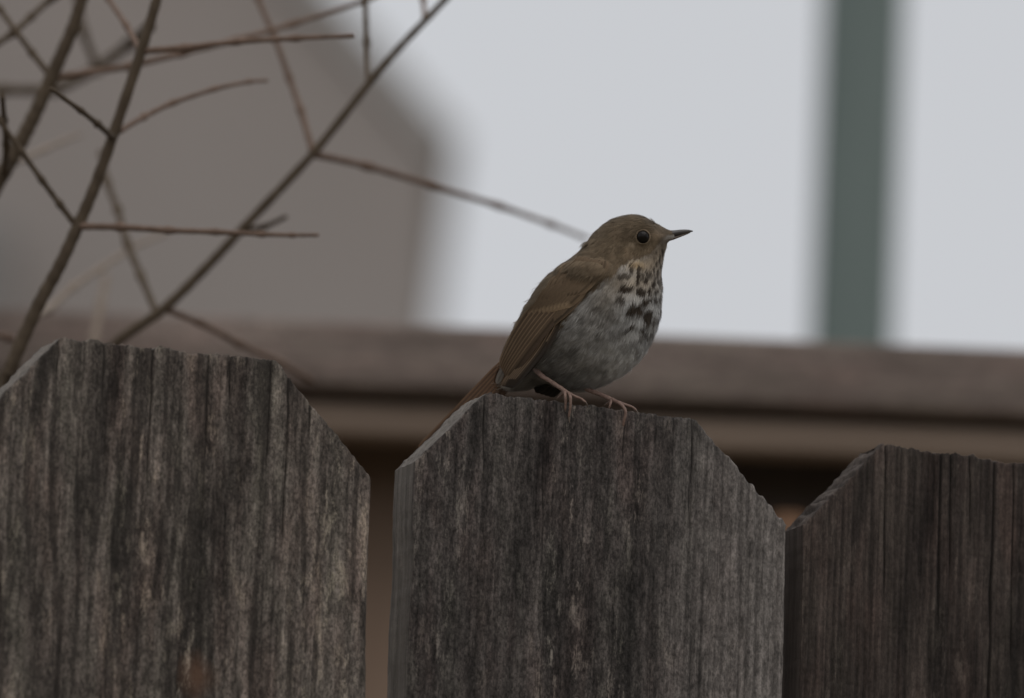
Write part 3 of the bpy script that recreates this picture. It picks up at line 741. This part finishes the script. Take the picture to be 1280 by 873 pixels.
# wing coverts: overlapping small feathers in rows, joined as the wing's own surface
WV, WF, WC = [], [], []
def add_cov(pts, width, lift, **k):
    V, Fq, Cc = feather_geo(pts, width, path_depth(pts, lift), nl=9, tipround=0.6, camber=0.08, **k)
    o = sum(len(v) for v in WV); WV.append(V); WC.append(Cc); WF.extend([tuple(i + o for i in f) for f in Fq])
br1 = (0.168, 0.119, 0.077); br2 = (0.185, 0.130, 0.086)
for row, (ra, rb_, ta, tb, nn, wd, lf, tc) in enumerate((
        ((728, 322), (756, 327), (705, 342), (748, 341), 10, 11, 2.75, None),
        ((712, 330), (754, 330), (688, 360), (738, 350), 11, 11, 2.6, (0.15, 0.11, 0.075)),
        ((696, 346), (748, 338), (672, 380), (722, 368), 11, 12, 2.45, None),
        ((684, 362), (736, 350), (660, 397), (706, 385), 11, 12, 2.3, (0.36, 0.26, 0.165)),
        ((715, 366), (738, 352), (684, 412), (700, 398), 5, 9, 2.1, None))):
    for i in range(nn):
        t = i / (nn - 1); a = lerp(ra, rb_, t); b = lerp(ta, tb, t); a = (a[0] + random.uniform(-1, 1), a[1] + random.uniform(-1, 1))
        md = lerp(a, b, .5); md = (md[0] + 2, md[1] + 1.5)
        add_cov([a, md, b], wd * random.uniform(.9, 1.15), lf + 0.10 * t, base=br1 if row < 4 else (0.115, 0.085, 0.06), edge=(0.188, 0.133, 0.087), inner=(0.158, 0.112, 0.073), tipcol=tc, edge_side=-1)
WVa = np.vstack(WV)
wing = mesh_obj('wing', W2L(WVa), WF, m_feather, bird); set_col(wing, np.vstack(WC))
tag(wing, 'olive-brown folded wing with pale buff covert tips')
# secondaries and tertials
for i in range(7):
    t = i / 6; a = lerp((668, 384), (704, 384), t); b = lerp((627, 459), (634, 476), t)
    md = lerp(a, b, .5); md = (md[0] - 3 + 2 * t, md[1] - 1)
    feather('secondary_feather', wing, [a, md, b], 13 - 1.5 * t, path_depth([a, md, b], 2.1 - 0.1 * i, 8.8 - 0.1 * i), camber=0.05, base=(0.125, 0.087, 0.058), edge=(0.225, 0.156, 0.102), inner=(0.10, 0.07, 0.05), edge_side=1)
# primaries, pale-edged, closing to the wing tip
for i in range(8):
    t = i / 7; a = lerp((690, 396), (712, 378), t); b = lerp((628, 483), (641, 486), t ** 1.2)
    if i == 7: b = (650, 474)
    md = lerp(a, b, .5); md = (md[0] + 1 + 3 * t, md[1] + 2 + 2.5 * t)
    feather('primary_feather', wing, [a, md, b], 8.5, path_depth([a, md, b], 0.72 - 0.10 * i, 8.2 - 0.12 * i), camber=0.04, base=(0.085, 0.063, 0.047), edge=(0.26, 0.185, 0.127), inner=(0.055, 0.045, 0.038), edge_side=1)
# far wing: only its dark drooped tip shows under the belly
fa = [(722, 440), (700, 466), (684, 484)]
FV, FFc, FCc = [], [], []
far = None
for i in range(4):
    a = (724 + i * 4, 430 + i * 2); b = (670 + i * 5.5, 491 + i * 1.6); md = (lerp(a, b, .55)[0] - 2, lerp(a, b, .55)[1] - 1)
    nm = 'wing' if i == 0 else 'primary_feather'
    o = feather(nm, bird if i == 0 else far, [a, md, b], 17, [24 + i * .4, 25 + i * .4, 24 + i * .4], base=(0.045, 0.038, 0.034), edge=(0.06, 0.05, 0.042), inner=(0.038, 0.032, 0.03), tipround=.75)
    if i == 0: far = o; tag(far, 'dark drooped far wing tip')
# tail: stacked rectrices, rufous
for i in range(6):
    a = (638 + i * 2.2, 447 + i * 2.8); b = (524 + i * 3.6, 566 + i * 4.5); md = (lerp(a, b, .5)[0] + .5, lerp(a, b, .5)[1])
    feather('tail_feather', bird, [a, md, b], 15, [28 - .5 * i, 36 - .5 * i, 45 - .5 * i], base=(0.13, 0.082, 0.056), edge=(0.22, 0.13, 0.08), inner=(0.11, 0.07, 0.05), edge_side=1, nl=20, tipround=.9)

feather('undertail_covert', bird, [(634, 458), (628, 465), (621, 480)], 9, [21, 20, 19], base=(0.24, 0.21, 0.18), edge=(0.17, 0.145, 0.12), inner=(0.15, 0.13, 0.11), tipround=.6)
# --- bill
def loft(name, rows, mat, parent, nseg=16):
    """rows: (px, py top, py bottom, half width px, depth)"""
    V = []
    for (x, yt, yb, hw_, d) in rows:
        for k in range(nseg):
            a = 2 * math.pi * k / nseg
            V.append((x, (yt + yb) / 2 - (yb - yt) / 2 * math.cos(a), d + hw_ * MMPX * math.sin(a)))
    Fq = [(i * nseg + k, i * nseg + (k + 1) % nseg, (i + 1) * nseg + (k + 1) % nseg, (i + 1) * nseg + k) for i in range(len(rows) - 1) for k in range(nseg)]
    Fq.append(tuple(range(nseg - 1, -1, -1))); Fq.append(tuple(range((len(rows) - 1) * nseg, len(rows) * nseg)))
    return mesh_obj(name, W2L(np.array(V)), Fq, mat, parent)
m_bill = N('dark_horn'); f = m_bill.noise((400, 400, 400)); m_bill = m_bill.done(m_bill.ramp(f, [(0.3, (0.045, 0.040, 0.040)), (0.7, (0.065, 0.058, 0.056))]), 0.38, 0.5)
m_bill2 = N('pale_horn'); f = m_bill2.noise((300, 300, 300)); m_bill2 = m_bill2.done(m_bill2.ramp(f, [(0.3, (0.095, 0.072, 0.06)), (0.7, (0.13, 0.10, 0.082))]), 0.42, 0.5)
db = float(depth_c(np.array(845.0))) + 0.3
bill = loft('upper_bill', [(831, 288.5, 298, 5.5, db), (838, 288.2, 297.2, 5.0, db), (844, 287.9, 295.8, 4.2, db - .1), (850, 287.2, 294.3, 3.3, db - .2), (856, 287.0, 292.7, 2.4, db - .3), (861, 287.3, 291.3, 1.6, db - .4), (864.5, 288.1, 290.3, .8, db - .4), (866.3, 288.8, 289.6, .3, db - .4)], m_bill, bird)
loft('lower_bill', [(829, 296, 302.5, 4.6, db), (836, 296.6, 301.8, 4.4, db), (842, 296.0, 300.0, 3.6, db - .1), (849, 294.2, 297.2, 2.6, db - .2), (855, 292.5, 294.9, 1.8, db - .3), (860, 291.2, 292.8, 1.1, db - .35), (863, 290.4, 291.3, .5, db - .4)], m_bill2, bird)
nd = db - 4.3 * MMPX
loft('nostril', [(838.5, 291.4, 292.3, 1, nd + .1), (840.3, 290.9, 292.7, 1.2, nd), (842.2, 291.1, 292.3, .8, nd + .15)], N('nostril_dark').done((0.02, 0.018, 0.018), 0.35, 0.6), bill, 8)

# --- eye with its pale ring
ex, ey, er = 803.6, 296.4, 8.3
ed = near_depth(ex, ey)
def sphere(name, px, py, d, r, mat, parent, seg=28, rings=18, sq=1.0):
    V = []; Fq = []
    for i in range(rings + 1):
        th = math.pi * i / rings
        for k in range(seg):
            a = 2 * math.pi * k / seg
            V.append((px + r * math.sin(th) * math.cos(a), py + r * math.sin(th) * math.sin(a), d - r * MMPX * sq * math.cos(th)))
    Fq = [(i * seg + k, i * seg + (k + 1) % seg, (i + 1) * seg + (k + 1) % seg, (i + 1) * seg + k) for i in range(rings) for k in range(seg)]
    return mesh_obj(name, W2L(np.array(V)), Fq, mat, parent)
n = N('dark_eye'); n.b.inputs['Coat Weight'].default_value = 0.0
m_eye = n.done((0.010, 0.008, 0.007), 0.12, 0.16)
eye = sphere('eye', ex, ey, ed + 0.35, er, m_eye, bird, sq=0.95)
V = []; Fq = []; nu, nv = 40, 8
for i in range(nu):
    a = 2 * math.pi * i / nu
    th = 0.75 + 0.3 * math.cos(a * 2 + 0.6)
    rr = er + 0.5
    for k in range(nv):
        b = 2 * math.pi * k / nv
        V.append((ex + math.cos(a) * (rr + th * math.cos(b)), ey + math.sin(a) * (rr + th * math.cos(b)), ed - 0.55 + 0.25 * th * math.sin(b) + abs(math.cos(a)) * .25))
Fq = [(i * nv + k, i * nv + (k + 1) % nv, ((i + 1) % nu) * nv + (k + 1) % nv, ((i + 1) % nu) * nv + k) for i in range(nu) for k in range(nv)]
m_ring = simple('eye_ring', (0.15, 0.112, 0.074), (0.27, 0.205, 0.14), (900, 900, 900), 0.8, 0.2)
mesh_obj('eye_ring', W2L(np.array(V)), Fq, m_ring, eye)

# --- legs and toes
n = N('leg_skin'); f = n.noise((900, 900, 900), detail=3); n.bump(f, 0.4, 0.0003)
m_leg = n.done(n.ramp(f, [(0.3, (0.17, 0.108, 0.086)), (0.7, (0.27, 0.18, 0.146))]), 0.6, 0.35)
n = N('claw_horn'); m_claw = n.done((0.14, 0.105, 0.085), 0.45, 0.4)
def chain(name, pts, rad, mat, parent, nn=6, rings_=True):
    A = cr([(*p, r) for p, r in zip(pts, rad)], nn)
    W = [Vector(v) for v in W2L(A[:, :3])]; R = [max(r, .15) * MMPX / 1000 * (1 + (0.07 * math.sin(i * 2.1) if rings_ else 0)) for i, r in enumerate(A[:, 3])]
    V, Fq = tube(W, R, 10); return mesh_obj(name, V, Fq, mat, parent)
def fdep(px): return (px - 740) * MMPX * math.tan(TH)         # depth of the picket's front plane
f1 = fdep(711); f2 = fdep(778)
leg1 = chain('leg', [(668, 458, 9), (676, 469, 5), (690, 478, 2), (706, 489, f1 + 1.5), (710, 493.5, f1 + 1.0)], [4.6, 3.2, 2.6, 2.8, 2.4], m_leg, bird)
leg2 = chain('leg', [(722, 476, 16), (733, 486, 14), (750, 493, 10), (765, 500, f2 + 3.0), (771, 503, f2 + 2.0)], [4.6, 3.3, 2.6, 2.9, 2.4], m_leg, bird)
def toe(leg, pts, r0_, claw):
    t = chain('toe', pts, np.linspace(r0_, r0_ * .62, len(pts)), m_leg, leg)
    chain('claw', [pts[-1]] + claw, np.linspace(r0_ * .55, .25, len(claw) + 1), m_claw, leg, rings_=False)
toe(leg1, [(706, 489, f1 + 1), (706.5, 494, f1 - 2.0), (707, 503, f1 - 2.2), (706.5, 512, f1 - 1.6)], 2.1, [(706.5, 516, f1 - 1.4), (707.5, 519, f1 - 1.0)])
toe(leg1, [(710, 491, f1 + 1), (713, 496, f1 - 2.3), (713, 508, f1 - 2.5), (711, 521, f1 - 1.8)], 2.2, [(711.8, 528, f1 - 1.8), (714, 535, f1 - 1.0)])
toe(leg1, [(710, 491, f1 + 1), (717, 495, f1 + .5), (726, 498.5, f1 + .8), (732, 503, f1 - .6)], 2.1, [(734, 507, f1 - .2), (733.8, 511, f1 + .6)])
toe(leg1, [(706, 490, f1 + 1), (702, 494, f1 + 5), (698, 497.5, f1 + 11)], 2.1, [(695, 499.5, f1 + 15)])
toe(leg2, [(766, 500, f2 + 2), (777, 506.5, f2 - 1.2), (782, 515, f2 - 2.2), (780, 526, f2 - 2.0), (779, 532, f2 - 1.6)], 2.3, [(778.5, 538, f2 - 1.6), (775.5, 544, f2 - .8)])
toe(leg2, [(768, 501, f2 + 3), (780, 505.5, f2 + 3), (790, 509, f2 + 4), (795, 513, f2 + 2.2)], 2.2, [(797, 517, f2 + 2.5), (796.5, 520, f2 + 3.4)])
toe(leg2, [(764, 501, f2 + 2), (763, 505, f2 - 1.5), (761.5, 510, f2 - 1.8)], 1.8, [(761, 514, f2 - 1.6), (761.5, 516, f2 - 1.0)])
toe(leg2, [(766, 501, f2 + 3), (762, 503, f2 + 8), (758, 505.5, f2 + 13)], 2.1, [(755, 507, f2 + 16)])
